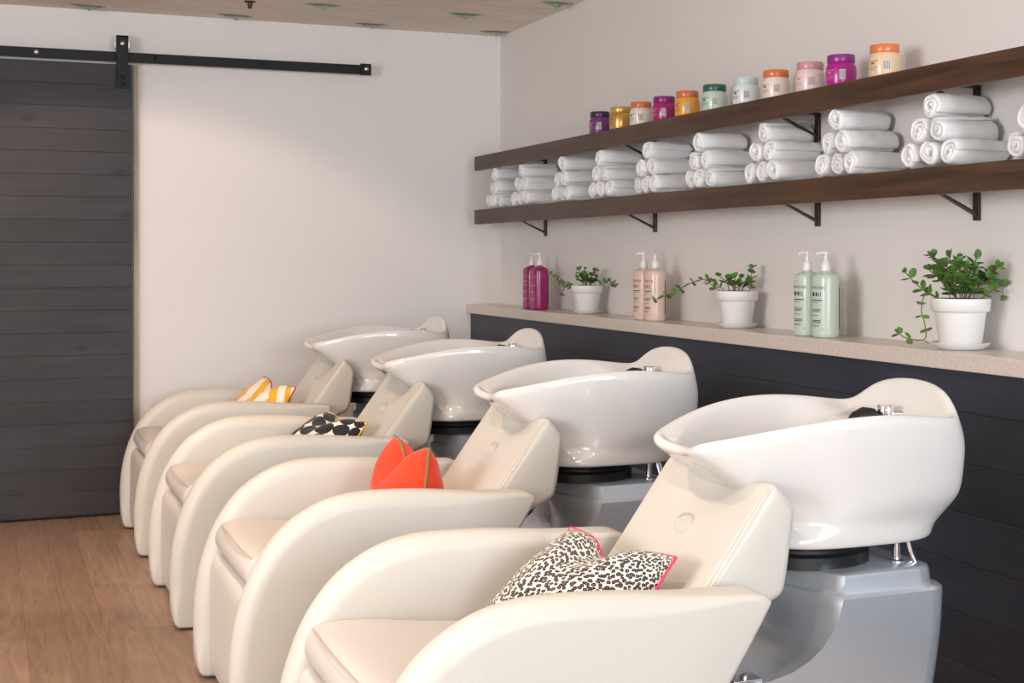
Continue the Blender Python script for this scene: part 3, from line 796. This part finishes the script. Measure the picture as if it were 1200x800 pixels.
# ------------------------------------------------------------------ pump bottles on the ledge
def bottle(x, y, body, ink, accent, nozzle, label, sq=2.0, brand='KÉRASTASE', rx=.040, ry=.046):
    e = empty('pump_bottle', (x, y, 1.0335))
    mb = simple('bottle_body', body, .3, coat=.25)
    prof = [(.90, 0), (.97, .003), (.99, .01), (1.0, .03), (1.0, .188), (.985, .197), (.93, .203), (.80, .208), (.50, .213), (.36, .216), (.33, .221)]
    bm = bmesh.new(); n = 56; rings = []
    for r, z in prof:
        ring = []
        for i in range(n):
            a = 2*PI*i/n; ca, sa = math.cos(a), math.sin(a); k = 2/sq
            ring.append((rx*r*math.copysign(abs(ca)**k, ca), ry*r*math.copysign(abs(sa)**k, sa), z))
        rings.append(ring)
    loft(bm, rings); bd = finish(bm, 'bottle_body', mb, e, sharp=50)
    bm = bmesh.new(); lathe(bm, [(.0145, .218), (.0155, .219), (.0155, .236), (.0135, .242), (.0075, .250), (.0055, .256), (.0055, .270), (.008, .272), (.0085, .281), (.001, .282)], n=28)
    pm = finish(bm, 'pump', M['white_plastic'], e)
    d = Vector((math.cos(nozzle), math.sin(nozzle), 0))
    bm = bmesh.new(); tube(bm, [Vector((0, 0, .277)) - d*.006, Vector((0, 0, .2775)) + d*.016, Vector((0, 0, .276)) + d*.030, Vector((0, 0, .270)) + d*.036], [.0065, .006, .0045, .0035], 12)
    finish(bm, 'nozzle', M['white_plastic'], pm)
    def on(ax, fn, name, m):
        bm = bmesh.new(); fn(bm); finish(bm, name, M[m], bd, smooth=False)
    def wr(bm, verts, faces, z, ang=.12):
        out = []
        k = 2/sq
        for v in verts:
            a = ang + v[0]/.043; ca, sa = math.cos(a), math.sin(a)
            out.append(bm.verts.new((-(rx+.0006)*math.copysign(abs(ca)**k, ca), -(ry+.0006)*math.copysign(abs(sa)**k, sa), z+v[1])))
        for f in faces:
            try: bm.faces.new([out[i] for i in f])
            except ValueError: pass
    def strip(bm, x0, x1, z0, z1, ang=.12):
        nn = max(2, int((x1-x0)/.004)); vs = []; fs = []
        for k in range(nn+1):
            xx = x0+(x1-x0)*k/nn; vs += [(xx, 0), (xx, z1-z0)]
            if k: fs.append((2*k-2, 2*k, 2*k+1, 2*k-1))
        wr(bm, vs, fs, z0, ang)
    vs, fs = add_text_shape(brand, .0125)
    bm = bmesh.new(); wr(bm, vs, fs, .163); finish(bm, 'brand_lettering', M[ink], bd, smooth=False)
    bm = bmesh.new()
    for (x0, x1, z0, hh) in ((-.020, -.008, .135, .013), (-.004, .002, .135, .013), (.006, .009, .135, .013), (.014, .016, .135, .013)):
        strip(bm, x0, x1, z0, z0+hh)
    finish(bm, 'range_mark', M[accent], bd, smooth=False)
    bm = bmesh.new()
    for (x1, z0, hh) in ((.022, .120, .0035), (.006, .114, .0014), (.018, .092, .0018), (.014, .088, .0018), (.012, .084, .0018), (.006, .072, .0015), (.016, .054, .0030), (.016, .049, .0026), (.010, .040, .0015), (.006, .036, .0015)):
        strip(bm, -.022, x1, z0, z0+hh)
    strip(bm, .018, .026, .026, .0275)
    finish(bm, 'small_print', M[ink], bd, smooth=False)
    bm = bmesh.new(); strip(bm, -.004, .004, .03, .165, 2.25); finish(bm, 'side_strip', M['ink'], bd, smooth=False)
    return tag(e, label, 'bottle', 'pump bottles on the ledge')
G = (.53, .64, .55); Pk = (.72, .54, .47); Mg = (.30, .008, .12)
bottle(2.57, 6.22, Mg, 'ink_pink', 'ink_pink', PI, 'left one of the two magenta pump bottles at the far end of the ledge', sq=3.0)
bottle(2.57, 6.118, Mg, 'ink_pink', 'ink_red', PI+.2, 'right one of the two magenta pump bottles, beside the farthest plant', sq=3.0)
bottle(2.57, 4.99, Pk, 'ink', 'ink_red', PI-.1, 'left one of the two pale pink pump bottles on the ledge', sq=2.3)
bottle(2.57, 4.888, Pk, 'ink', 'ink_red', PI+1.0, 'right one of the two pale pink pump bottles, behind a trailing vine', sq=2.3)
bottle(2.57, 3.795, G, 'ink', 'ink', PI, 'left one of the two pale green pump bottles on the ledge', sq=2.3)
bottle(2.57, 3.690, G, 'ink', 'ink', PI, 'right one of the two pale green pump bottles, near the closest plant', sq=2.3)

# ------------------------------------------------------------------ potted plants
def plant(x, y, s, stems, seed, label, slabel):
    z0 = 1.0335
    bm = bmesh.new(); lathe(bm, [(.055, 0), (.060, .002), (.070, .010), (.076, .016), (.078, .019), (.075, .0195), (.068, .012), (.06, .006), (.001, .0055)], n=48)
    sa = finish(bm, 'saucer', M['pot']); sa.location = (x, y, z0); sa.scale = (s, s, s)
    tag(sa, slabel, 'saucer', 'white saucers under the plant pots')
    e = empty('potted_plant', (x, y, z0+.0064*s)); e.scale = (s, s, s)
    bm = bmesh.new(); lathe(bm, [(.052, 0), (.055, .003), (.0665, .092), (.0670, .094), (.0735, .096), (.0765, .099), (.079, .128), (.078, .131), (.073, .131), (.071, .120), (.068, .115)], n=48, cap1=False)
    pot = finish(bm, 'pot', M['pot'], e, sharp=50)
    bm = bmesh.new(); lathe(bm, [(.0695, .112), (.0712, .1275), (.04, .131), (.001, .132)], n=32, cap0=False)
    finish(bm, 'soil', M['soil'], e)
    r = random.Random(seed)
    bs = bmesh.new(); bl_ = bmesh.new()
    def leaf(p, d, size):
        d = d.normalized(); up = Vector((r.uniform(-.5, .5), r.uniform(-.5, .5), 1)).normalized()
        w = d.cross(up)
        if w.length < .1: w = Vector((1, 0, 0))
        w.normalize(); nn = w.cross(d).normalized()
        c0 = bl_.verts.new(p + d*size*.55 - nn*size*.10)
        ring = []
        for k in range(10):
            a = 2*PI*k/10; rr = size*.52*(1-.12*math.cos(a))
            ring.append(bl_.verts.new(p + d*(size*.52 - rr*math.cos(a)*1.02) + w*rr*.92*math.sin(a) + nn*size*.06*math.sin(a)**2))
        for k in range(10): bl_.faces.new((c0, ring[k], ring[(k+1) % 10]))
    for pts, size, gap in stems:
        P = catmull([Vector(p) for p in pts], 6)
        tube(bs, P, .0016, 6)
        Ltot = sum((b-a).length for a, b in zip(P, P[1:])); Q = resample(P, max(3, int(Ltot/gap)), closed=False)
        for i, p in enumerate(Q):
            if i == 0: continue
            d = (Q[i]-Q[i-1]).normalized(); a0 = (i % 2)*PI/2 + r.uniform(-.4, .4)
            u = d.orthogonal().normalized(); w = d.cross(u)
            sz = size*r.uniform(.75, 1.15)*(1 if i < len(Q)-1 else .8)
            for s_ in (0, PI):
                v = (u*math.cos(a0+s_) + w*math.sin(a0+s_))*.95 + d*.45 + Vector((0, 0, .15))
                leaf(p, v, sz)
            if i == len(Q)-1:
                for q in range(2): leaf(p, d+Vector((r.uniform(-.6, .6), r.uniform(-.6, .6), .3)), sz*.8)
    finish(bs, 'stems', M['stem'], e); finish(bl_, 'leaves', M['leaf'], e, sharp=0)
    tag(e, label, 'potted plant', 'white potted plants on the ledge')
    return e
def bunch(seed, n, spread, h0, h1):
    r = random.Random(seed); out = []
    for k in range(n):
        a = r.uniform(0, 2*PI); q = r.uniform(.1, .5); rr = .06*q; R = spread*r.uniform(.35, 1)
        hh = r.uniform(h0, h1)
        out.append(([(rr*math.cos(a), rr*math.sin(a), .122), (R*.55*math.cos(a), R*.55*math.sin(a), .122+hh*.6), (R*math.cos(a), R*math.sin(a), .122+hh)], .027, .019))
    return out
# view-left is roughly (-.81,.59): -X and +Y
plant(2.60, 3.075, 1.06, bunch(3, 17, .105, .05, .125) + [([(-.03, .03, .122), (-.075, .055, .15), (-.115, .085, .20)], .024, .018), ([(.03, -.03, .122), (.06, -.05, .15), (.085, -.06, .165), (.09, -.062, .14)], .025, .018),
      ([(-.04, .03, .125), (-.072, .05, .145), (-.085, .055, .10), (-.078, .05, .06), (-.082, .045, .02), (-.13, .055, .022), (-.155, .06, .035)], .024, .030)], 11,
      'bushy green plant in a white pot with a trailing stem, nearest on the ledge', 'white saucer under the nearest plant pot, right of the green bottles')
plant(2.60, 4.295, 1.0, bunch(5, 5, .04, .03, .06) + [([(.03, -.03, .122), (.04, -.035, .16), (.045, -.03, .215)], .026, .015), ([(.02, -.01, .122), (.02, -.01, .15), (.03, -.03, .17)], .024, .02), ([(-.02, .02, .122), (-.03, .02, .16), (-.05, .04, .185)], .032, .028), ([(.0, .02, .122), (-.0, .02, .155), (-.015, .03, .175)], .034, .03), ([(-.04, .03, .122), (-.07, .06, .15), (-.07, .08, .16)], .024, .02),
      ([(-.03, .03, .122), (-.07, .06, .17), (-.11, .12, .165), (-.15, .18, .13), (-.185, .23, .105), (-.205, .26, .095)], .023, .026)], 12,
      'green plant in a white pot with a long vine reaching left past pink bottles', 'white saucer under the middle plant pot, right of the pink bottles')
plant(2.60, 5.62, .95, bunch(8, 11, .08, .03, .085) + [([(-.0, .0, .122), (-.01, .0, .16), (-.01, .0, .21)], .022, .016), ([(.03, -.02, .122), (.03, -.03, .16), (.04, -.03, .20)], .022, .018), ([(-.04, .04, .122), (-.09, .09, .14), (-.115, .11, .165), (-.135, .125, .185)], .023, .018),
      ([(-.04, .03, .122), (-.09, .06, .12), (-.10, .075, .09)], .024, .02), ([(.04, -.03, .122), (.08, -.06, .155), (.115, -.09, .13), (.125, -.10, .115)], .026, .018)], 13,
      'green plant in a white pot beside the magenta bottles at the far end', 'white saucer under the farthest plant pot, beside the magenta bottles')

# ------------------------------------------------------------------ camera
cam = bpy.data.cameras.new('camera'); co = bpy.data.objects.new('camera', cam); col.objects.link(co)
cam.sensor_fit = 'HORIZONTAL'; cam.sensor_width = 36; cam.lens = 1560*36/1200; cam.shift_y = -100/1200
co.location = (0, 0, 1.3); co.rotation_euler = (PI/2, 0, -math.radians(21.6)); cam.clip_start = .05
sc.camera = co

# ------------------------------------------------------------------ light
def area(name, loc, target, sx, sy, power, rgb):
    l = bpy.data.lights.new(name, 'AREA'); l.shape = 'RECTANGLE'; l.size = sx; l.size_y = sy; l.energy = power; l.color = rgb
    o = bpy.data.objects.new(name, l); col.objects.link(o); o.location = loc
    o.rotation_euler = (Vector(target)-Vector(loc)).to_track_quat('-Z', 'Y').to_euler()
    return o
def spot(name, loc, target, power, rgb, ang=70, blend=.6, rad=.04):
    l = bpy.data.lights.new(name, 'SPOT'); l.energy = power; l.color = rgb; l.spot_size = math.radians(ang); l.spot_blend = blend; l.shadow_soft_size = rad
    o = bpy.data.objects.new(name, l); col.objects.link(o); o.location = loc
    o.rotation_euler = (Vector(target)-Vector(loc)).to_track_quat('-Z', 'Y').to_euler()
    return o
area('window_daylight', (2.1, -1.8, 1.75), (1.9, 5, 1.2), 1.0, 1.5, 88, (.72, .86, 1.0))
area('shopfront_light', (-1.0, -6.5, 1.6), (.9, 5, .9), 4.0, 2.4, 175, (1.0, .95, .90))
area('side_fill', (-3.0, 2.2, 1.8), (2.7, 3.6, 1.9), 2.6, 1.2, 160, (.95, .97, 1.0))  # added fill lamp brightening the right wall; the left wall has no window
for i, (x, y) in enumerate(((.35, 1.7), (.35, 3.2), (.35, 4.7), (-.9, 2.4), (-.9, 4.4))):
    spot('ceiling_spot', (x, y, CZ-.04), (x+.45, y+.15, 0), 50, (1.0, .80, .62) if y < 4 else (1.0, .70, .46), 120, .9, .035)
spot('wall_spot', (-.3, 4.9, CZ-.10), (.75, 7.0, .10), 75, (1.0, .76, .60), 76, .25, .06)
w = bpy.data.worlds.new('world'); sc.world = w; w.use_nodes = True
w.node_tree.nodes['Background'].inputs[0].default_value = (1.0, .97, .94, 1); w.node_tree.nodes['Background'].inputs[1].default_value = 1.0
sc.view_settings.view_transform = 'Standard'; sc.view_settings.look = 'None'; sc.view_settings.exposure = 0.12
